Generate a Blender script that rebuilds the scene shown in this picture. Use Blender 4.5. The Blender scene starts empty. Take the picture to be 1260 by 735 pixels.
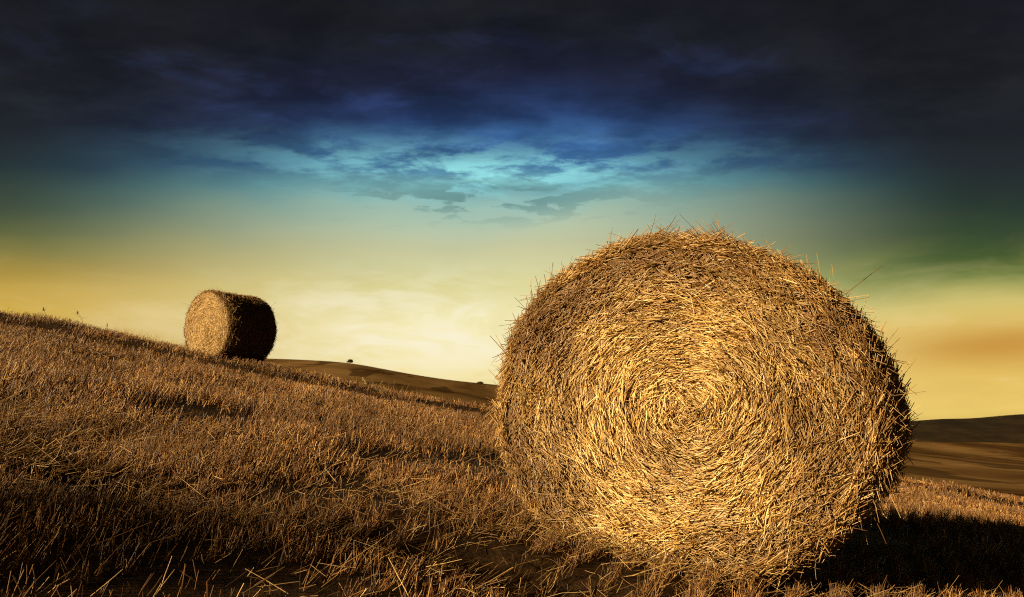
import bpy, math, random
import numpy as np
from mathutils import Vector

# ------------------------------------------------------------------ camera, sky, sun, exposure
C = bpy.data.collections.new('field'); bpy.context.scene.collection.children.link(C)
sc = bpy.context.scene
EYE = 0.714
PITCH = 7.9
SUN_EL, SUN_AZ = 15.0, -141.0          # azimuth of the direction towards the sun, from +X, degrees
cam = bpy.data.cameras.new('camera'); co = bpy.data.objects.new('camera', cam); C.objects.link(co)
co.location = (0, 0, EYE); co.rotation_euler = (math.radians(90+PITCH), 0, 0)
cam.sensor_width = 36; cam.lens = 36*989/1260
cam.clip_start = 0.05; cam.clip_end = 20000
cam.dof.use_dof = True; cam.dof.focus_distance = 3.2; cam.dof.aperture_fstop = 9.0
sc.camera = co
sc.view_settings.view_transform = 'Standard'; sc.view_settings.look = 'None'
sc.view_settings.exposure = 0.95; sc.view_settings.gamma = 1.0
sc.render.engine = 'CYCLES'
sc.cycles.max_bounces = 5; sc.cycles.diffuse_bounces = 2; sc.cycles.use_denoising = False; sc.cycles.pixel_filter_type = 'BLACKMAN_HARRIS'; sc.cycles.filter_width = 1.1

sun = bpy.data.lights.new('sun', 'SUN'); sun.energy = 5.0; sun.angle = math.radians(0.6)
sun.color = (1.0, 0.75, 0.435)
so = bpy.data.objects.new('sun', sun); C.objects.link(so)
e, a = math.radians(SUN_EL), math.radians(SUN_AZ)
sdir = Vector((math.cos(e)*math.cos(a), math.cos(e)*math.sin(a), math.sin(e)))
so.rotation_euler = sdir.to_track_quat('Z', 'Y').to_euler()

world = bpy.data.worlds.new('World'); sc.world = world; world.use_nodes = True
wt = world.node_tree; wt.nodes.clear()
def lin(c):
    return tuple(((v/255)/12.92 if v/255 <= .04045 else ((v/255+.055)/1.055)**2.4) for v in c)+(1.0,)
class G:                                # short node-building helper
    def __init__(s, t): s.t = t
    def n(s, typ, **kw):
        nd = s.t.nodes.new(typ)
        for k, v in kw.items(): setattr(nd, k, v)
        return nd
    def put(s, sock, v):
        if hasattr(v, 'links') or isinstance(v, bpy.types.NodeSocket): s.t.links.new(v, sock)
        elif v is not None: sock.default_value = v
    def m(s, op, a, b=None, c=None, clamp=False):
        nd = s.n('ShaderNodeMath', operation=op, use_clamp=clamp)
        s.put(nd.inputs[0], a)
        if b is not None: s.put(nd.inputs[1], b)
        if c is not None: s.put(nd.inputs[2], c)
        return nd.outputs[0]
    def rng(s, v, a, b, c=0.0, d=1.0):
        nd = s.n('ShaderNodeMapRange', interpolation_type='SMOOTHSTEP')
        s.put(nd.inputs['Value'], v)
        for k, x in zip(('From Min', 'From Max', 'To Min', 'To Max'), (a, b, c, d)): nd.inputs[k].default_value = x
        return nd.outputs[0]
    def ramp(s, v, stops, interp='LINEAR'):
        nd = s.n('ShaderNodeValToRGB'); cr = nd.color_ramp; cr.interpolation = interp
        while len(cr.elements) < len(stops): cr.elements.new(0.5)
        for el, (p, c) in zip(cr.elements, stops): el.position = p; el.color = c
        s.put(nd.inputs[0], v); return nd.outputs[0]
    def mix(s, f, a, b, mode='MIX'):
        nd = s.n('ShaderNodeMix', data_type='RGBA', blend_type=mode)
        s.put(nd.inputs[0], f); s.put(nd.inputs[6], a); s.put(nd.inputs[7], b)
        return nd.outputs[2]
    def noise(s, vec, scale, detail=5, rough=.55, dist=0.0):
        nd = s.n('ShaderNodeTexNoise'); s.put(nd.inputs['Vector'], vec)
        nd.inputs['Scale'].default_value = scale; nd.inputs['Detail'].default_value = detail
        nd.inputs['Roughness'].default_value = rough; nd.inputs['Distortion'].default_value = dist
        return nd.outputs[0]
    def xyz(s, x, y, z):
        nd = s.n('ShaderNodeCombineXYZ')
        s.put(nd.inputs[0], x); s.put(nd.inputs[1], y); s.put(nd.inputs[2], z); return nd.outputs[0]
    def sep(s, v):
        nd = s.n('ShaderNodeSeparateXYZ'); s.put(nd.inputs[0], v); return nd.outputs
g = G(wt)
tc = g.n('ShaderNodeTexCoord')
dx, dy, dz = g.sep(tc.outputs['Generated'])
DEG = 57.29578
az = g.m('MULTIPLY', g.m('ARCTAN2', dx, dy), DEG)            # 0 = north (+Y), positive to the east
el = g.m('MULTIPLY', g.m('ARCSINE', dz), DEG)
# slight waviness so that the bands of cloud are not ruled lines
wob = g.noise(g.xyz(g.m('MULTIPLY', az, .05), g.m('MULTIPLY', el, .12), 3.0), 1.0, 3)
azn = g.m('MINIMUM', g.m('ABSOLUTE', g.m('DIVIDE', az, 32.0)), 1.3)
elp = g.m('MULTIPLY', el, g.m('ADD', 1.0, g.m('MULTIPLY', g.m('POWER', azn, 2.0), .18)))   # bands of cloud bow down to the sides
elw = g.m('ADD', elp, g.m('MULTIPLY', g.m('SUBTRACT', wob, .5), 3.4))
t = g.m('DIVIDE', g.m('ADD', elw, 5.0), 40.0, clamp=True)
def P(elev): return (elev+5.0)/40.0
mid = g.ramp(t, [(P(-5), lin((110, 80, 36))), (P(0), lin((240, 214, 144))), (P(3), lin((246, 232, 174))), (P(6), lin((244, 234, 180))), (P(9), lin((220, 213, 152))), (P(11.8), lin((196, 198, 156))), (P(13), lin((184, 198, 168))), (P(14.7), lin((156, 190, 176))), (P(16), lin((112, 168, 176))), (P(17.5), lin((64, 112, 152))), (P(20.3), lin((33, 50, 88))), (P(23), lin((29, 34, 58))), (P(25.7), lin((26, 27, 36))), (P(28.5), lin((25, 25, 27))), (P(35), lin((16, 16, 18)))])
left = g.ramp(t, [(P(-5), lin((80, 54, 18))), (P(3), lin((196, 152, 58))), (P(7), lin((208, 170, 70))), (P(8.9), lin((192, 160, 72))), (P(10), lin((168, 141, 60))), (P(11.8), lin((126, 120, 62))), (P(13), lin((92, 98, 58))), (P(14.7), lin((60, 74, 57))), (P(17.5), lin((38, 50, 52))), (P(20), lin((31, 34, 40))), (P(25.7), lin((27, 27, 30))), (P(35), lin((14, 14, 15)))])
right = g.ramp(t, [(P(-5), lin((100, 70, 24))), (P(0), lin((236, 202, 108))), (P(3), lin((228, 190, 98))), (P(6), lin((226, 196, 108))), (P(7.3), lin((208, 192, 112))), (P(8.4), lin((158, 158, 88))), (P(9.2), lin((110, 124, 60))), (P(10.2), lin((74, 94, 42))), (P(12), lin((52, 71, 44))), (P(14.7), lin((37, 51, 44))), (P(17.5), lin((33, 39, 42))), (P(20), lin((28, 30, 34))), (P(25), lin((26, 26, 28))), (P(35), lin((14, 14, 15)))])
fl = g.rng(az, -35, -5, 1, 0); fr = g.rng(az, 1, 31, 0, 1)
skyc = g.mix(fl, mid, left); skyc = g.mix(fr, skyc, right)
# cloud sheets, projected on a flat layer high above the ground
inv = g.m('ADD', g.m('MAXIMUM', dz, 0.0), .07)
cx, cy = g.m('DIVIDE', dx, inv), g.m('DIVIDE', dy, inv)
c1 = g.noise(g.xyz(cx, cy, 0.0), 2.3, 8, .62, .5)
c2 = g.noise(g.xyz(g.m('MULTIPLY', cx, .8), cy, 7.3), 4.6, 7, .6, .3)
c3 = g.noise(g.xyz(g.m('MULTIPLY', az, .055), g.m('MULTIPLY', el, .17), 11.0), 1.0, 5, .5, .6)
c4 = g.noise(g.xyz(g.m('MULTIPLY', cx, .75), cy, 2.0), 5.0, 9, .66, .15)
def gauss(c_az, c_el, w_az, w_el):
    p = g.m('POWER', g.m('DIVIDE', g.m('SUBTRACT', az, c_az), w_az), 2.0)
    q = g.m('POWER', g.m('DIVIDE', g.m('SUBTRACT', el, c_el), w_el), 2.0)
    return g.m('EXPONENT', g.m('MULTIPLY', g.m('ADD', p, q), -1.0))
# soft bright cloud low over the horizon
c5 = g.noise(g.xyz(g.m('MULTIPLY', az, .13), g.m('MULTIPLY', el, .42), 21.0), 1.0, 8, .62, .35)
lowc = g.m('MULTIPLY', g.m('MULTIPLY', g.rng(c5, .40, .60), g.rng(c3, .40, .56)), gauss(-5, 5.8, 13, 3.0))
wisp = g.m('MULTIPLY', g.rng(c5, .50, .70), g.rng(el, 1, 12, 1.0, 0.0))
skyc = g.mix(g.m('MULTIPLY', wisp, .35), skyc, lin((246, 226, 170)))
shade = g.m('MULTIPLY', g.rng(c5, .30, .50, 1.0, 0.0), g.rng(el, 3, 14, 1.0, 0.0))
skyc = g.mix(g.m('MULTIPLY', shade, .15), skyc, lin((190, 158, 88)))
skyc = g.mix(g.m('MULTIPLY', lowc, .85), skyc, lin((250, 242, 216)))
# opening in the cloud with blue sky, and a thin sunlit veil across it
skyc = g.mix(g.m('MULTIPLY', gauss(3, 18.8, 9, 1.8), .5), skyc, lin((58, 104, 168)))
veil = g.m('MULTIPLY', g.rng(c4, .40, .60), gauss(-2, 16.8, 12, 1.5))
skyc = g.mix(g.m('MULTIPLY', veil, .9), skyc, lin((152, 230, 232)))
veil2 = g.m('MULTIPLY', g.rng(c2, .5, .72), gauss(-3, 21.5, 22, 4.2))
skyc = g.mix(g.m('MULTIPLY', veil2, .3), skyc, lin((58, 80, 140)))
# small dark clouds
dark = g.m('MULTIPLY', g.rng(c2, .50, .565), gauss(-2, 15.0, 11, 1.35))
skyc = g.mix(g.m('MULTIPLY', dark, .8), skyc, lin((96, 136, 134)))
dk2 = g.m('MULTIPLY', g.rng(c1, .42, .62, 1, 0), g.rng(el, 17, 24))
skyc = g.mix(g.m('MULTIPLY', dk2, .35), skyc, lin((20, 20, 30)))
mott = g.noise(g.xyz(cx, g.m('MULTIPLY', cy, 1.3), 5.0), 3.2, 8, .62, .2)
mk = g.rng(mott, .3, .72, .72, 1.45); hi = g.rng(el, 15, 20)
mk = g.m('ADD', 1.0, g.m('MULTIPLY', g.m('SUBTRACT', mk, 1.0), hi))
skyc = g.mix(1.0, skyc, g.xyz(mk, mk, mk), 'MULTIPLY')
# gold bank of cloud in the east, pale one above it
gb = g.m('MULTIPLY', gauss(31, 4.0, 6.5, 1.3), g.rng(c3, .25, .55, .5, 1.2))
skyc = g.mix(g.m('MULTIPLY', gb, .7), skyc, lin((196, 140, 56)))
gb2 = g.m('MULTIPLY', gauss(30, 9.0, 7, .9), g.rng(c3, .35, .6))
skyc = g.mix(g.m('MULTIPLY', gb2, .45), skyc, lin((190, 178, 96)))
# overcast gloom in the rest of the sky (behind and overhead)
back = g.rng(g.m('ABSOLUTE', az), 40, 80, 1, .3)
skyc = g.mix(1.0, skyc, g.xyz(back, back, back), 'MULTIPLY')
nish = g.n('ShaderNodeTexSky', sky_type='NISHITA', sun_disc=False)
nish.sun_elevation = e; nish.sun_rotation = math.radians(90)-a; nish.air_density = 1.0; nish.dust_density = 2.0
nb = g.n('ShaderNodeBackground'); g.put(nb.inputs[0], nish.outputs[0]); nb.inputs[1].default_value = 0.0006
cb = g.n('ShaderNodeBackground'); g.put(cb.inputs[0], skyc); cb.inputs[1].default_value = 0.518
ad = g.n('ShaderNodeAddShader'); g.put(ad.inputs[0], nb.outputs[0]); g.put(ad.inputs[1], cb.outputs[0])
wo = g.n('ShaderNodeOutputWorld'); g.put(wo.inputs[0], ad.outputs[0])

# ------------------------------------------------------------------ helpers
rs = np.random.RandomState(7)
def tag(o, label=None, cat=None, group=None, kind=None):
    for k, v in (('label', label), ('category', cat), ('group', group), ('kind', kind)):
        if v: o[k] = v
    return o
def mesh_obj(name, V, F, mat, parent=None, smooth=False):
    """V (n,3), F (m,k) array of equal-sized faces."""
    V = np.asarray(V, np.float32); F = np.asarray(F, np.int32)
    me = bpy.data.meshes.new(name); k = F.shape[1]
    me.vertices.add(len(V)); me.vertices.foreach_set('co', V.ravel())
    me.loops.add(F.size); me.loops.foreach_set('vertex_index', F.ravel())
    me.polygons.add(len(F)); me.polygons.foreach_set('loop_start', np.arange(0, F.size, k, dtype=np.int32))
    me.polygons.foreach_set('loop_total', np.full(len(F), k, np.int32))
    if smooth: me.polygons.foreach_set('use_smooth', np.ones(len(F), bool))
    me.update(calc_edges=True); me.validate()
    me.materials.append(mat)
    o = bpy.data.objects.new(name, me); C.objects.link(o); o.parent = parent
    return o
def empty(name, loc=(0, 0, 0), rz=0):
    o = bpy.data.objects.new(name, None); C.objects.link(o); o.location = loc; o.rotation_euler = (0, 0, rz)
    o.empty_display_size = .2; return o
def vnoise(x, y, scale=1.0, seed=0, octs=3):
    """value noise in -1..1 on arrays"""
    out = np.zeros_like(x, dtype=float); amp = 1; tot = 0
    for k in range(octs):
        r = np.random.RandomState(seed*17+k); tab = r.rand(128, 128)*2-1
        u = x*scale*2**k+31.7*k; v = y*scale*2**k+11.3*k
        iu = np.floor(u).astype(int); iv = np.floor(v).astype(int); fu = u-iu; fv = v-iv
        fu = fu*fu*(3-2*fu); fv = fv*fv*(3-2*fv)
        g_ = lambda a_, b_: tab[a_ % 128, b_ % 128]
        out += amp*((g_(iu, iv)*(1-fu)+g_(iu+1, iv)*fu)*(1-fv)+(g_(iu, iv+1)*(1-fu)+g_(iu+1, iv+1)*fu)*fv)
        tot += amp; amp *= .5
    return out/tot
def unit(v): return v/np.maximum(np.linalg.norm(v, axis=-1, keepdims=True), 1e-9)
def straw_mesh(Pm, D, L, W, bend=0.0, segs=2, taper=.7, rnd=rs, sag=None):
    """many straws: thin three-sided stalks. Pm start point, D direction, L length, W width"""
    n = len(Pm); D = unit(D)
    A = unit(np.cross(D, rnd.randn(n, 3))); B = np.cross(D, A)
    bv = (A*rnd.randn(n, 1)+B*rnd.randn(n, 1))*np.asarray(bend).reshape(-1, 1) if np.ndim(bend) else (A*rnd.randn(n, 1)+B*rnd.randn(n, 1))*bend
    if sag is not None: bv = bv+sag
    rings = []
    for k in range(segs+1):
        s_ = k/segs
        c_ = Pm+D*(L*s_)[:, None]+bv*(L*s_*s_)[:, None]
        w = W*(1-(1-taper)*s_)*.5
        for j in range(3):
            an = 2*math.pi*j/3
            rings.append(c_+(A*math.cos(an)+B*math.sin(an))*w[:, None])
    V = np.stack(rings, 1)                                    # n, 3*(segs+1), 3
    m = 3*(segs+1); f = []
    for k in range(segs):
        for j in range(3):
            f.append([3*k+j, 3*k+(j+1) % 3, 3*k+3+(j+1) % 3, 3*k+3+j])
    F = (np.arange(n)[:, None, None]*m+np.array(f)[None]).reshape(-1, 4)
    return V.reshape(-1, 3), F
def grid_faces(nx, ny):
    i, j = np.meshgrid(np.arange(nx-1), np.arange(ny-1), indexing='ij')
    a_ = (i*ny+j).ravel(); return np.stack([a_, a_+ny, a_+ny+1, a_+1], 1)

# ------------------------------------------------------------------ materials
def mat(name):
    m_ = bpy.data.materials.new(name); m_.use_nodes = True; t_ = m_.node_tree; t_.nodes.clear()
    gg = G(t_); b = gg.n('ShaderNodeBsdfPrincipled'); o_ = gg.n('ShaderNodeOutputMaterial')
    t_.links.new(b.outputs[0], o_.inputs[0]); return m_, gg, b
def straw_mat(name, cols, rough=.5, patch=0.0, patch_scale=2.0, spec=.35, patch_col=(.16, .085, .03, 1), rim=0.0):
    m_, q, b = mat(name)
    geo = q.n('ShaderNodeNewGeometry')
    c = q.ramp(geo.outputs['Random Per Island'], [(i/(len(cols)-1), tuple(k)+(1,)) for i, k in enumerate(cols)])
    if patch:
        tcn = q.n('ShaderNodeTexCoord')
        nz = q.noise(tcn.outputs['Object'], patch_scale, 4)
        c = q.mix(q.m('MULTIPLY', q.rng(nz, .42, .64), patch), c, patch_col)
    if rim:                            # edge darkening painted into the straw colour towards the rim
        x_, y_, z_ = q.sep(tcn.outputs['Object']); zz = q.m('SUBTRACT', z_, .66)
        rad_ = q.m('SQRT', q.m('ADD', q.m('MULTIPLY', x_, x_), q.m('MULTIPLY', zz, zz)))
        rad_ = q.m('ADD', rad_, q.m('MULTIPLY', q.m('SUBTRACT', nz, .5), .5))
        c = q.mix(q.m('MULTIPLY', q.rng(rad_, .38, .84), rim), c, (.13, .055, .016, 1))
    q.put(b.inputs['Base Color'], c); b.inputs['Roughness'].default_value = rough
    b.inputs['Specular IOR Level'].default_value = spec
    return m_
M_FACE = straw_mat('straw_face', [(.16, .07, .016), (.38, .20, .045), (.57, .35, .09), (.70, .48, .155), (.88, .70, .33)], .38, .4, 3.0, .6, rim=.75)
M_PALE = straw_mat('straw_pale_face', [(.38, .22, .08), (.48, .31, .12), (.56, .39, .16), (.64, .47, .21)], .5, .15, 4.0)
M_SIDE_SHADE = straw_mat('straw_side_shade', [(.06, .028, .008), (.13, .066, .02), (.22, .12, .04), (.34, .22, .09)], .6, .5, 3.0, .15)  # shade on the small bale's round side, put into darker straw colours
M_SIDE = straw_mat('straw_side', [(.11, .048, .012), (.27, .135, .034), (.42, .25, .075), (.70, .50, .22)], .4, .6, 3.0)
M_STUB = straw_mat('straw_stubble', [(.05, .017, .004), (.10, .038, .008), (.19, .078, .017), (.38, .18, .045), (.72, .46, .17)], .42, .7, .9, patch_col=(.13, .066, .022, 1))
M_LOOSE = straw_mat('straw_loose', [(.14, .065, .018), (.30, .16, .045), (.46, .28, .09), (.66, .46, .20)], .45, .5, 1.2)
M_WEED = straw_mat('dry_weed', [(.34, .24, .08), (.50, .38, .14), (.62, .48, .2)], .6)
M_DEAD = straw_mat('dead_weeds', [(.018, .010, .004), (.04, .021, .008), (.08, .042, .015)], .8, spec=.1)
M_WEED_D = straw_mat('dark_weed', [(.035, .03, .014), (.06, .05, .02)], .7)

def core_mat():
    m_, q, b = mat('packed_straw'); tcn = q.n('ShaderNodeTexCoord')
    n1 = q.noise(tcn.outputs['Object'], 45, 5, .7); n2 = q.noise(tcn.outputs['Object'], 5, 3)
    c = q.ramp(n1, [(.3, (.05, .026, .009, 1)), (.52, (.17, .095, .03, 1)), (.75, (.33, .20, .07, 1))])
    c = q.mix(q.m('MULTIPLY', n2, .5), c, (.10, .052, .017, 1))
    q.put(b.inputs['Base Color'], c); b.inputs['Roughness'].default_value = .8
    bm_ = q.n('ShaderNodeBump'); bm_.inputs['Strength'].default_value = .9; bm_.inputs['Distance'].default_value = .02
    q.put(bm_.inputs['Height'], n1); q.put(b.inputs['Normal'], bm_.outputs[0]); return m_
M_CORE = core_mat()
def soil_mat():
    m_, q, b = mat('field_soil'); tcn = q.n('ShaderNodeTexCoord'); ob = tcn.outputs['Object']
    n1 = q.noise(ob, 14, 6, .7); n2 = q.noise(ob, .8, 4)
    c = q.ramp(n1, [(.3, (.02, .011, .005, 1)), (.5, (.045, .025, .010, 1)), (.72, (.12, .066, .024, 1))])
    c = q.mix(q.m('MULTIPLY', q.rng(n2, .4, .65), .5), c, (.03, .017, .007, 1))
    q.put(b.inputs['Base Color'], c); b.inputs['Roughness'].default_value = .9
    b.inputs['Specular IOR Level'].default_value = .1
    bm_ = q.n('ShaderNodeBump'); bm_.inputs['Strength'].default_value = .8; bm_.inputs['Distance'].default_value = .03
    q.put(bm_.inputs['Height'], n1); q.put(b.inputs['Normal'], bm_.outputs[0]); return m_
M_SOIL = soil_mat()
def hill_mat():
    m_, q, b = mat('far_fields'); tcn = q.n('ShaderNodeTexCoord'); ob = tcn.outputs['Object']
    x, y, z = q.sep(ob)
    n1 = q.noise(q.xyz(q.m('MULTIPLY', x, .012), q.m('MULTIPLY', y, .005), 0), 1.0, 4, .55, .4)
    n2 = q.noise(ob, .05, 6, .65); n3 = q.noise(q.xyz(q.m('MULTIPLY', x, .03), q.m('MULTIPLY', y, .006), 4.0), 1.0, 5, .6)
    c = q.ramp(n1, [(.36, (.075, .038, .014, 1)), (.46, (.15, .082, .028, 1)), (.54, (.24, .14, .05, 1)), (.66, (.30, .18, .068, 1))])
    c = q.mix(q.m('MULTIPLY', q.rng(n2, .35, .7), .45), c, (.10, .055, .02, 1))
    c = q.mix(q.m('MULTIPLY', q.rng(n3, .53, .56), .75), c, (.05, .028, .011, 1))
    q.put(b.inputs['Base Color'], c); b.inputs['Roughness'].default_value = 1.0
    b.inputs['Specular IOR Level'].default_value = 0.0
    return m_
M_HILL = hill_mat()
def plain(name, c1, c2, scale, rough=.95):
    m_, q, b = mat(name); tcn = q.n('ShaderNodeTexCoord')
    n1 = q.noise(tcn.outputs['Object'], scale, 6, .65)
    q.put(b.inputs['Base Color'], q.ramp(n1, [(.35, c1+(1,)), (.65, c2+(1,))])); b.inputs['Roughness'].default_value = rough
    b.inputs['Specular IOR Level'].default_value = .05
    return m_
M_WOOD = plain('wooded_slope', (.016, .012, .006), (.04, .027, .012), .03)
M_BASE = plain('lowland', (.06, .04, .02), (.12, .075, .03), .004)
M_LEAF = plain('tree_leaves', (.03, .026, .008), (.07, .055, .015), 1.5)
M_BARK = plain('tree_bark', (.05, .035, .02), (.09, .065, .04), 6)

# ------------------------------------------------------------------ the ground
SA, SB = .172, .0455                   # fall to the east, rise to the north
def ground(x, y):
    x = np.asarray(x, float); y = np.asarray(y, float)
    z = -SA*x+SB*y
    yr = 17.0+vnoise(x*.12, x*0+3.0, 1.0, 5, 2)*.8
    d = np.maximum(y-yr, 0); z = z-.010*d**2
    z = z+.045*vnoise(x, y, .28, 1, 2)+.045*vnoise(x, y, .9, 2, 2)+.014*vnoise(x, y, 3.6, 3, 2)
    u_ = np.clip((y-7)/11, 0, 1); u_ = u_*u_*(3-2*u_)
    z = z-u_*np.interp(x, [-14, -9, -6, -3.5, 0, 6, 12, 16], [-.02, .03, .12, .22, .30, .28, .15, .1])
    # wheel ruts and swath edges that cross the slope
    near = np.exp(-((y-(3.25-.32*(x+1.0)))/.24)**2)*(x < .6)
    z = z-.10*near*np.clip((.6-x)/.6, 0, 1)
    far = np.exp(-((y-(14.8-.02*x))/.55)**2); z = z-.12*far
    far2 = np.exp(-((y-(16.6-.02*x))/.6)**2); z = z+.10*far2
    # unseen bank added behind the camera, shaped to shade the left foreground
    lx, ly = math.cos(a), math.sin(a)
    tt = x*lx+y*ly; ss = x*(-ly)+y*lx
    z = z+SHADE_BANK(tt, ss)
    return z
def SHADE_BANK(tt, ss):
    end = .1-.5*np.maximum(0, -ss-1.6)-.35*np.maximum(0, ss+1.0)
    h = np.clip((end+4.2)*.168, 0, 2)*(1+.42*vnoise(ss+40, tt*.4+40, 1.3, 71, 3))
    up = np.clip((tt-1.9)/2.3, 0, 1); up = up*up*(3-2*up)
    return h*up
xs = np.unique(np.concatenate([np.linspace(-60, -12, 50), np.linspace(-12, -4, 110), np.linspace(-4, 4, 260), np.linspace(4, 16, 150), np.linspace(16, 60, 50)]))
ys = np.unique(np.concatenate([np.linspace(-14, 0.5, 130), np.linspace(.5, 7, 220), np.linspace(7, 22, 190), np.linspace(22, 60, 50)]))
X, Y = np.meshgrid(xs, ys, indexing='ij')
Z = ground(X, Y)
o = mesh_obj('field_ground', np.stack([X, Y, Z], -1).reshape(-1, 3), grid_faces(len(xs), len(ys)), M_SOIL, smooth=True)
tag(o, kind='structure')

def sheet(name, cols, rows, m_, amp, seed, nx=260, ny=160):
    """rolling land: cols = bearings (tangent), rows = [(distance, heights at those bearings)]"""
    tans = np.array(cols); ds = np.array([r[0] for r in rows], float); H = np.array([r[1] for r in rows], float)
    tx = np.linspace(tans[0], tans[-1], nx); q = np.linspace(0, 1, ny)
    dd = ds[0]*(ds[-1]/ds[0])**q
    Hc = np.stack([np.interp(tx, tans, H[k]) for k in range(len(ds))])         # rows, nx
    k_ = np.hanning(15); k_ /= k_.sum()
    Hc = np.stack([np.convolve(np.pad(h, 7, 'edge'), k_, 'valid') for h in Hc])
    Zg = np.stack([np.interp(np.log(dd), np.log(ds), Hc[:, i]) for i in range(nx)])   # nx, ny
    k2 = np.hanning(7); k2 /= k2.sum()
    Zg = np.stack([np.convolve(np.pad(z_, 3, 'edge'), k2, 'valid') for z_ in Zg])
    XX = tx[:, None]*dd[None]; YY = np.repeat(dd[None], nx, 0)
    Zg = Zg+amp*vnoise(XX, YY, .006, seed, 3)*np.clip(dd/600, .05, 2)[None]
    o_ = mesh_obj(name, np.stack([XX, YY, Zg], -1).reshape(-1, 3), grid_faces(nx, ny), m_, smooth=True)
    tag(o_, kind='structure'); return o_
PX = [-500, 0, 340, 430, 480, 530, 580, 615, 800, 1000, 1118, 1260, 1700]
TX = [(p-630)/989 for p in PX]
def row(d, yy): return (d, [(505-y)/989*d+EYE for y in yy])
sheet('valley_fields', TX, [
    row(45,  [560, 600, 640, 650, 650, 655, 660, 660, 680, 690, 690, 690, 690]),
    row(150, [470, 500, 540, 540, 540, 545, 550, 555, 580, 600, 612, 614, 614]),
    row(300, [450, 460, 490, 490, 492, 498, 505, 512, 548, 575, 588, 592, 592]),
    row(500, [440, 448, 462, 464, 470, 478, 484, 492, 522, 550, 566, 572, 572]),
    row(700, [436, 440, 443, 447, 456, 464, 470, 472, 500, 535, 552, 558, 558]),
    row(900, [446, 450, 450, 455, 463, 470, 474, 476, 505, 530, 543, 545, 545]),
    row(1050, [456, 460, 462, 467, 473, 479, 483, 486, 515, 540, 552, 555, 555]),
    (1500, [-220]*13)], M_HILL, 2.2, 8)
sheet('wooded_hill', TX[7:], [
    (880, [-180]*6), row(960, [600, 590, 550, 546, 548, 548]), row(1100, [560, 545, 528, 528, 524, 520]),
    row(1250, [540, 530, 520, 516, 508, 500]), (1700, [-220]*6)], M_WOOD, 2.5, 9, 160, 60)
th = np.linspace(0, 2*math.pi, 97)[:-1]
rr = [0.0001, 400, 1500, 6000]
Vb = np.array([[r*math.cos(t_), r*math.sin(t_), -210] for r in rr for t_ in th])
Fb = np.array([[k*96+i, k*96+(i+1) % 96, (k+1)*96+(i+1) % 96, (k+1)*96+i] for k in range(3) for i in range(96)])
tag(mesh_obj('lowland_ground', Vb, Fb, M_BASE), kind='structure')

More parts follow.
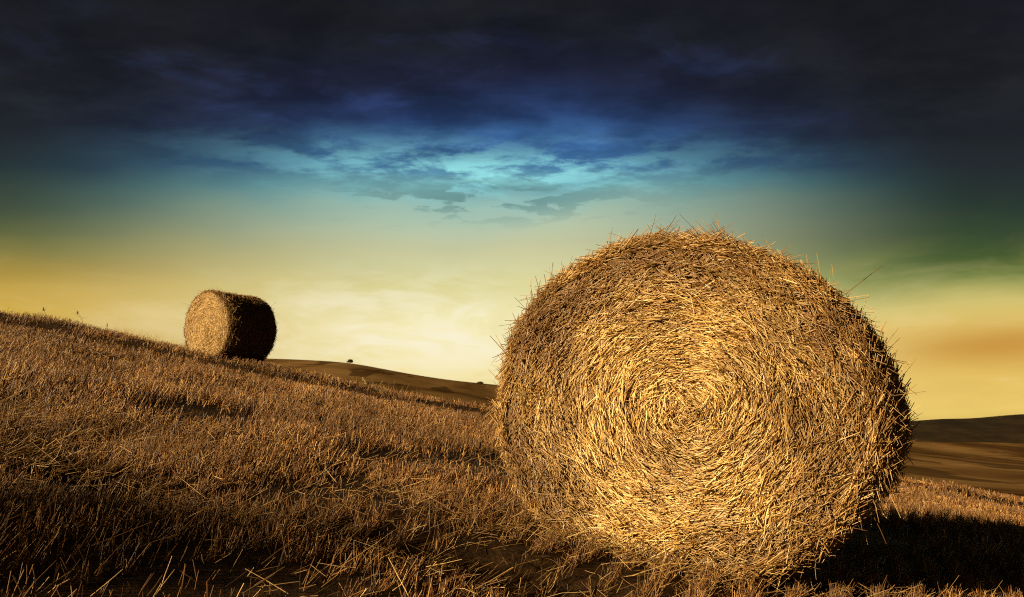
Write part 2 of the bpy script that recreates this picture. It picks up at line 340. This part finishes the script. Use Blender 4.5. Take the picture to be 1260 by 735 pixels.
# ------------------------------------------------------------------ bales
def make_bale(label, loc, rz, ax, bz, L, dens, wid, seed, SH=.24, SR_=.105):
    r = np.random.RandomState(seed)
    root = empty('straw_bale', loc, rz)
    tag(root, label, 'straw bale', 'round straw bales on the stubble field')
    hz = bz*.985; c0 = (.11*SH/.24, -.01)
    # radius factor of the outline
    ph_ = np.linspace(0, 2*math.pi, 721)
    def rf(ph, yy):
        n_ = .018*np.sin(2*ph+1.1+seed)+.012*np.sin(3*ph+2.0)+.008*np.sin(7*ph+seed)+.006*np.sin(13*ph+yy*4)
        return 1+n_-.035*np.clip(-np.sin(ph)-.82, 0, 1)/.18
    def prof(s):                       # radial profile towards the ends (rounded shoulders)
        u = np.clip((np.abs(s)-(L/2-SH))/SH, 0, 1)
        return 1-SR_*(1-np.sqrt(np.maximum(1-u*u*.98, 0)))
    def relief(rho, ph):               # wound layers of the end face
        sp = rho*9+ph/(2*math.pi)*1.0
        return .005*np.sin(sp*2*math.pi)*np.clip(rho*4, 0, 1)*(1+vnoise(ph*2+9, rho*3+2, 1, seed, 2))+.040*vnoise(rho*6*np.cos(ph)+9, rho*6*np.sin(ph)+9, .75, seed+3, 3)
    def dome(rho): return .05*(1-rho**2)
    # core
    ny, na = 26, 120
    s_ = np.linspace(-L/2, L/2, ny); V = []
    pa = np.linspace(0, 2*math.pi, na+1)[:-1]
    fr_ = np.linspace(0.02, .97, 24)
    for q_ in fr_:                     # front face rings
        V.append(np.stack([ax*q_*rf(pa, 0)*np.cos(pa)*(1-SR_*.95), np.full(na, -L/2)-dome(q_)-relief(np.full(na, q_), pa)+.015+.0*pa, bz*q_*rf(pa, 0)*np.sin(pa)*(1-SR_*.95)+hz], 1))
    for y_ in s_:
        k = prof(np.array(y_))*.975
        V.append(np.stack([ax*k*rf(pa, y_)*np.cos(pa), np.full(na, y_), bz*k*rf(pa, y_)*np.sin(pa)+hz], 1))
    for q_ in fr_[::-1]:
        V.append(np.stack([ax*q_*rf(pa, 0)*np.cos(pa)*(1-SR_*.95), np.full(na, L/2)+dome(q_)*.6+0*pa, bz*q_*rf(pa, 0)*np.sin(pa)*(1-SR_*.95)+hz], 1))
    R_ = len(V); V = np.concatenate(V)
    ii, jj = np.meshgrid(np.arange(R_-1), np.arange(na), indexing='ij'); ii = ii.ravel(); jj = jj.ravel()
    F = np.stack([ii*na+jj, ii*na+(jj+1) % na, (ii+1)*na+(jj+1) % na, (ii+1)*na+jj], 1)
    mesh_obj('packed_core', V, F, M_CORE, root, smooth=True)
    # end faces ----------------------------------------------------
    def face(n, sgn, name, jit=1.0):
        rho = np.sqrt(r.rand(n)); rho = np.where(r.rand(n) < .25, r.rand(n)**.7, rho)*.985
        ph = r.rand(n)*2*math.pi
        k = rf(ph, 0)*(1-SR_*.67)
        P_ = np.stack([ax*rho*k*np.cos(ph)+c0[0]*(1-rho), np.zeros(n), bz*rho*k*np.sin(ph)+hz+c0[1]*(1-rho)], 1)
        shoulder = np.clip((rho-.9)/.1, 0, 1)**2*.28*SH
        lay = r.rand(n)**1.4
        P_[:, 1] = sgn*(L/2+dome(rho)+relief(rho, ph)-shoulder+.004-.03*lay+.004)
        tang = np.stack([-ax*np.sin(ph), np.zeros(n), bz*np.cos(ph)], 1); tang = unit(tang)
        rad = np.stack([np.cos(ph), np.zeros(n), np.sin(ph)], 1)
        wild = .24+.42*rho**3+1.1*np.exp(-(rho/.11)**2)
        clump = vnoise(P_[:, 0]*3+5, P_[:, 2]*3+5, 1.6, seed+11, 2)*.6
        an = r.randn(n)*wild*jit+clump-.10
        out = np.abs(r.randn(n))*(.20+.22*rho**4)+r.randn(n)*.08+.25*np.clip(r.randn(n)-1.3, 0, 2)
        D = tang*np.cos(an)[:, None]+rad*np.sin(an)[:, None]; D[:, 1] += sgn*out
        D *= np.where(r.rand(n) < .8, 1, -1)[:, None]*np.array([[1, 1, 1]])
        D[:, 1] = np.abs(D[:, 1])*sgn*np.where(r.rand(n) < .8, 1, -.5)
        Ls = (.025+.11*r.rand(n)**1.6+.10*r.rand(n)**12)*(1+.25*rho); Ls = np.minimum(Ls, .03+rho*.9)
        P_ = P_-unit(D)*(Ls*.5)[:, None]
        Wd = (.0030+.0042*r.rand(n)**1.5)*wid
        V, F = straw_mesh(P_, D, Ls, Wd, .04+.5*(r.rand(n) < .12), 2, .75, r)
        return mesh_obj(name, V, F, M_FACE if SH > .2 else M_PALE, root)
    face(int(26000*dens), -1, 'end_face')
    face(int(9000*dens), 1, 'end_face')
    # round side ---------------------------------------------------
    n = int(52000*dens)
    ph = r.rand(n)*2*math.pi; y_ = (r.rand(n)-.5)*L*1.0
    edge = r.rand(n) < .33; y_ = np.where(edge, -L/2+np.abs(r.randn(n))*.10, y_)
    k = rf(ph, y_)*prof(y_)*(.975+.03*r.rand(n)+.012*vnoise(ph*6, y_*6, 1.2, seed+5, 2))
    P_ = np.stack([ax*k*np.cos(ph), y_, bz*k*np.sin(ph)+hz], 1)
    tang = unit(np.stack([-ax*np.sin(ph), np.zeros(n), bz*np.cos(ph)], 1))
    rad = np.stack([np.cos(ph), np.zeros(n), np.sin(ph)], 1)
    an = r.randn(n)*.38
    D = tang*np.cos(an)[:, None]; D[:, 1] += np.sin(an)
    D *= np.where(r.rand(n) < .6, 1, -1)[:, None]
    D += rad*(np.abs(r.randn(n))*.15+.35*np.clip(r.randn(n)-1.0, 0, 2))[:, None]
    Ls = .05+.13*r.rand(n)**1.5
    P_ = P_-unit(D)*(Ls*.4)[:, None]
    V, F = straw_mesh(P_, D, Ls, (.003+.0036*r.rand(n)**1.5)*wid, .09, 2, .75, r)
    mesh_obj('round_side', V, F, M_SIDE if SH > .2 else M_SIDE_SHADE, root)
    # loose ends that stick out around the rim ---------------------
    n = int(1500*min(dens, 1)+200)
    ph = r.rand(n)*2*math.pi; y_ = -L/2+.02+np.abs(r.randn(n))*.16
    k = rf(ph, y_)*prof(y_)
    P_ = np.stack([ax*k*np.cos(ph), y_, bz*k*np.sin(ph)+hz], 1)
    tang = unit(np.stack([-ax*np.sin(ph), np.zeros(n), bz*np.cos(ph)], 1)); rad = np.stack([np.cos(ph), np.zeros(n), np.sin(ph)], 1)
    D = tang*np.where(r.rand(n) < .6, 1, -1)[:, None]*(.5+r.rand(n))[:, None]+rad*(.15+.7*r.rand(n)**2)[:, None]
    D[:, 1] += r.randn(n)*.35
    V, F = straw_mesh(P_, D, .03+.09*r.rand(n)**1.8, (.002+.0016*r.rand(n))*wid, .18, 3, .5, r)
    # and long tufts that have worked loose in a few places
    n = int(800*min(1, dens*1.5)); cc = r.choice(r.rand(44)*math.pi*1.25-.6, n); ph = cc+r.randn(n)*.05; y_ = -L/2+.05+np.abs(r.randn(n))*.12
    k = rf(ph, y_)*prof(y_)*.985
    P2 = np.stack([ax*k*np.cos(ph), y_, bz*k*np.sin(ph)+hz], 1)
    tang = unit(np.stack([-ax*np.sin(ph), np.zeros(n), bz*np.cos(ph)], 1)); rad = np.stack([np.cos(ph), np.zeros(n), np.sin(ph)], 1)
    sg = np.where(np.sin(cc*53.0) > 0, 1, -1)
    D2 = tang*(sg*(.5+r.rand(n)))[:, None]+rad*(.15+.75*r.rand(n))[:, None]; D2[:, 1] += r.randn(n)*.4
    V2, F2 = straw_mesh(P2, D2, .06+.13*r.rand(n)**1.5, (.0032+.002*r.rand(n))*wid, .10, 3, .5, r)
    F = np.concatenate([F, F2+len(V)]); V = np.concatenate([V, V2])
    o_ = mesh_obj('stray_straw', V, F, M_SIDE, root); o_['kind'] = 'stuff'
    return root
def gz(x, y): return float(ground(np.array([x]), np.array([y]))[0])
BX, BY, BR = .97, 4.09, -28.0
BA, BB, BL = .89, .765, 1.30
b1 = make_bale('huge round golden straw bale in the foreground, its coiled end face sunlit', (BX, BY, gz(BX, BY)-.03), math.radians(BR), BA, BB, BL, 1.0, 1.0, 3)
SX, SY, SR = -6.18, 17.6, -33.0
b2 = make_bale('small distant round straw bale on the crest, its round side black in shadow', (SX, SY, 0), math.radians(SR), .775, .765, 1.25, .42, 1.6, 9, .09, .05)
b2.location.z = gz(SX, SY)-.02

# ------------------------------------------------------------------ stubble
def scatter(n, y0, y1, seed, spread=.74, power=1.0):
    r = np.random.RandomState(seed)
    u = r.rand(n)**power; y = np.sqrt(y0*y0+(y1*y1-y0*y0)*u); x = (r.rand(n)*2-1)*(spread*y+.3)
    return r, x, y
def in_bale(x, y, bx, by, rz, ax, L, pad=0.0):
    c, s_ = math.cos(-math.radians(rz)), math.sin(-math.radians(rz))
    u = (x-bx)*c-(y-by)*s_; v = (x-bx)*s_+(y-by)*c
    return (np.abs(u) < ax*.42+pad) & (np.abs(v) < L/2+pad)
def keep_mask(x, y):
    return ~(in_bale(x, y, BX, BY, BR, BA, BL) | in_bale(x, y, SX, SY, SR, .76, 1.25))
Vs, Fs, off = [], [], 0
for n, y0, y1, hh, ww, seed in ((60000, 1.0, 5.0, .095, .0026, 21), (68000, 4.6, 10, .11, .0042, 22), (90000, 9.5, 15.5, .12, .0065, 23), (90000, 15, 21.5, .12, .009, 24)):
    r, x, y = scatter(n, y0, y1, seed)
    # drill rows: pull the stalks towards lines 0.16 m apart
    rowd = x*.93-y*.36; sn = np.round(rowd/.16)*.16; sh = (sn-rowd)*.62
    x = x+sh*.93; y = y-sh*.36
    d_ = vnoise(x, y, 1.3, 31, 3)
    strip = np.exp(-((y-(14.7-.02*x))/np.where(x < -4, 1.5, 1.0))**4)*(x < 1)
    km = keep_mask(x, y) & (r.rand(n) < np.clip(.66+1.7*d_, .06, 1)*(1-.92*strip)); x, y, d_ = x[km], y[km], d_[km]; n = len(x)
    z = ground(x, y)
    h = hh*(.45+.8*r.rand(n))*(1+.35*d_)
    lean = np.stack([.30+r.randn(n)*.30, .12+r.randn(n)*.28, np.ones(n)], 1)
    flat = r.rand(n) < .16; lean[flat] += np.stack([r.randn(flat.sum())*1.2, r.randn(flat.sum())*1.2, np.zeros(flat.sum())], 1)
    V, F = straw_mesh(np.stack([x, y, z-.01], 1), lean, h, ww*(.7+.7*r.rand(n)), .10, 2 if y1 < 6 else 1, .7, r)
    Vs.append(V); Fs.append(F+off); off += len(V)
tag(mesh_obj('stubble', np.concatenate(Vs), np.concatenate(Fs), M_STUB), 'dry golden brown cut stubble covering the whole sloping field', 'stubble', kind='stuff')
Vs, Fs, off = [], [], 0
for n, y0, y1, ww, seed in ((11500, 1.0, 5.2, .0022, 41), (5000, 5, 11, .0036, 42), (5000, 10, 21, .007, 43)):
    r, x, y = scatter(n, y0, y1, seed)
    # scattered in patches and along the swath left by the harvester
    d_ = vnoise(x, y, .8, 51, 3); sw = np.exp(-((y-(3.05-.32*(x+1.0)))/.35)**2)
    km = keep_mask(x, y) & (r.rand(n) < np.clip(.40+1.3*d_+.5*sw, .07, 1)*(r.rand(n) < 1-.9*np.exp(-((y-14.7)/1.0)**4))); x, y = x[km], y[km]; n = len(x)
    L_ = .04+.12*r.rand(n)**1.8
    z = ground(x, y)+.02+.07*r.rand(n)
    an = r.rand(n)*2*math.pi; an = np.where(r.rand(n) < .6, .6+r.randn(n)*.5, an)
    D = np.stack([np.cos(an), np.sin(an), r.randn(n)*.22+.28], 1)
    V, F = straw_mesh(np.stack([x, y, z], 1), D, L_, ww*(.7+.8*r.rand(n)), .05+.45*(r.rand(n) < .2), 2, .7, r)
    Vs.append(V); Fs.append(F+off); off += len(V)
tag(mesh_obj('loose_straw', np.concatenate(Vs), np.concatenate(Fs), M_LOOSE), 'long pale loose straws lying tangled over the stubble', 'loose straw', kind='stuff')

# ------------------------------------------------------------------ unseen grass added on the bank to break up its shadow edge
r = np.random.RandomState(5); n = 9000
tt = 4.6+r.randn(n)*.6; ss = -11+r.rand(n)*12
lx, ly = math.cos(a), math.sin(a); x = tt*lx-ss*ly; y = tt*ly+ss*lx
km = r.rand(n) < np.clip(.45+1.5*vnoise(ss, tt, 1.5, 91, 2), 0, 1); x, y = x[km], y[km]; n = len(x)
V, F = straw_mesh(np.stack([x, y, ground(x, y)], 1), np.stack([r.randn(n)*.25, r.randn(n)*.25, np.ones(n)], 1), .15+.50*r.rand(n)**1.4, np.full(n, .008), .3, 3, .3, r)
tag(mesh_obj('shade_grass', V, F, M_WEED), 'unseen tall dry grass added behind the camera to dapple the foreground shade', 'dry grass', kind='stuff')

# ------------------------------------------------------------------ dry grass and weeds on the crest
r = np.random.RandomState(77); n = 5200
px_ = np.where(r.rand(n) < .8, 95+r.rand(n)*150, r.rand(n)*520); y = 18.0+r.randn(n)*.45
x = (px_-630)/989*y; cl = vnoise(x, y, 1.6, 61, 2); km = (r.rand(n) < np.clip(.4+1.3*cl, 0, 1)) & keep_mask(x, y); x, y = x[km], y[km]; n = len(x)
D = np.stack([r.randn(n)*.35+.1, r.randn(n)*.3, np.ones(n)], 1)
V, F = straw_mesh(np.stack([x, y, ground(x, y)], 1), D, .10+.20*r.rand(n)**2, np.full(n, .006), .35, 3, .2, r)
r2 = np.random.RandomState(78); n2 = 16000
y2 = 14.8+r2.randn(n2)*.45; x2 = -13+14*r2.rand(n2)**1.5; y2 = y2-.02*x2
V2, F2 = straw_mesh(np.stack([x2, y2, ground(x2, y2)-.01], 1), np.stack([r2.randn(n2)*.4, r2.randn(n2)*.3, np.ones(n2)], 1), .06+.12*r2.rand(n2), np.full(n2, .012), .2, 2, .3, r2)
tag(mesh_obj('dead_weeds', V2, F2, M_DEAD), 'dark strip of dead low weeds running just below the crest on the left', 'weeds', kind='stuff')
tag(mesh_obj('dry_grass', V, F, M_WEED), 'wispy pale dry grass fringing the crest left of the small bale', 'dry grass', kind='stuff')
def weed(px, d, h, label, m_, seed, nb=5):
    r = np.random.RandomState(seed); x = (px-630)/989*d; root = empty('dry_weed', (x, d, gz(x, d)-.01))
    tag(root, label, 'weed', 'weeds standing on the crest of the field')
    V, F = straw_mesh(np.array([[0, 0, 0.]]), np.array([[r.randn()*.08-.12, 0, 1.]]), np.array([h]), np.array([.018]), .12, 5, .4, r)
    top = V[-3:].mean(0)
    mesh_obj('stem', V, F, m_, root)
    hs = (.25+.6*np.linspace(0, 1, nb))
    P_ = top[None]*hs[:, None]; P_[:, 2] = h*hs
    an = r.rand(nb)*6.28
    for k in range(nb):
        V, F = straw_mesh(P_[k:k+1], np.array([[math.cos(an[k])*.8, math.sin(an[k])*.8, .7]]), np.array([h*.38]), np.array([.010]), .3, 4, .1, r)
        mesh_obj('leaf', V, F, m_, root)
    n = 26
    V, F = straw_mesh(np.repeat(top[None], n, 0)-np.array([[0, 0, 1]])*r.rand(n, 1)*.06, r.randn(n, 3)*.5+np.array([[0, 0, 1.]]), .025+.02*r.rand(n), np.full(n, .009), .1, 1, .5, r)
    mesh_obj('seed_head', V, F, m_, root)
weed(54, 17.8, .34, 'tall dark weed stem on the crest at the far left', M_WEED_D, 1, 3)
weed(103, 17.9, .50, 'pale branching dry weed on the crest, tallest between dark stem and bale', M_WEED, 2, 6)
weed(132, 17.9, .30, 'low pale weed on the crest midway between the dark stem and the small bale', M_WEED, 5, 5)
weed(454, 17.0, .25, 'short pale weed on the crest below the lone far tree', M_WEED, 8, 4)

# ------------------------------------------------------------------ far trees
def sheet_z(x, y):
    dg = bpy.context.evaluated_depsgraph_get(); dg.update()
    ok, loc, *_ = sc.ray_cast(dg, Vector((x, y, 400)), Vector((0, 0, -1)))
    return loc.z if ok else 0
def tree(name, px, d, w, hcr, htr, label, seed):
    r = np.random.RandomState(seed); x = (px-630)/989*d; root = empty(name, (x, d, sheet_z(x, d)-.2))
    tag(root, label, 'tree')
    V, F = straw_mesh(np.zeros((1, 3)), np.array([[.03, 0, 1.]]), np.array([htr+hcr*.5]), np.array([.5]), .05, 4, .5, r)
    mesh_obj('trunk', V, F, M_BARK, root)
    n = 900; P_ = unit(r.randn(n, 3))*(r.rand(n, 1)**.4); P_[:, 2] = np.abs(P_[:, 2])*1.0-.12
    P_ *= (1+.25*vnoise(np.arctan2(P_[:, 0], P_[:, 1])*2+5, P_[:, 2]*3+4, 1.0, seed, 2))[:, None]
    P_ = P_*np.array([[w/2, w/2, hcr]])+np.array([[0, 0, htr]])
    V, F = straw_mesh(P_, r.randn(n, 3), .35+.3*r.rand(n), np.full(n, .32), .2, 1, .6, r)
    mesh_obj('crown', V, F, M_LEAF, root)
tree('round_tree', 431, 696, 5.4, 2.6, 1.4, 'tiny lone umbrella-shaped tree on the far hill crest', 4)
tree('hedge_tree', 591, 696, 5.5, 1.3, .3, 'tiny low dark bushy tree on the far ridge beside the big bale', 6)
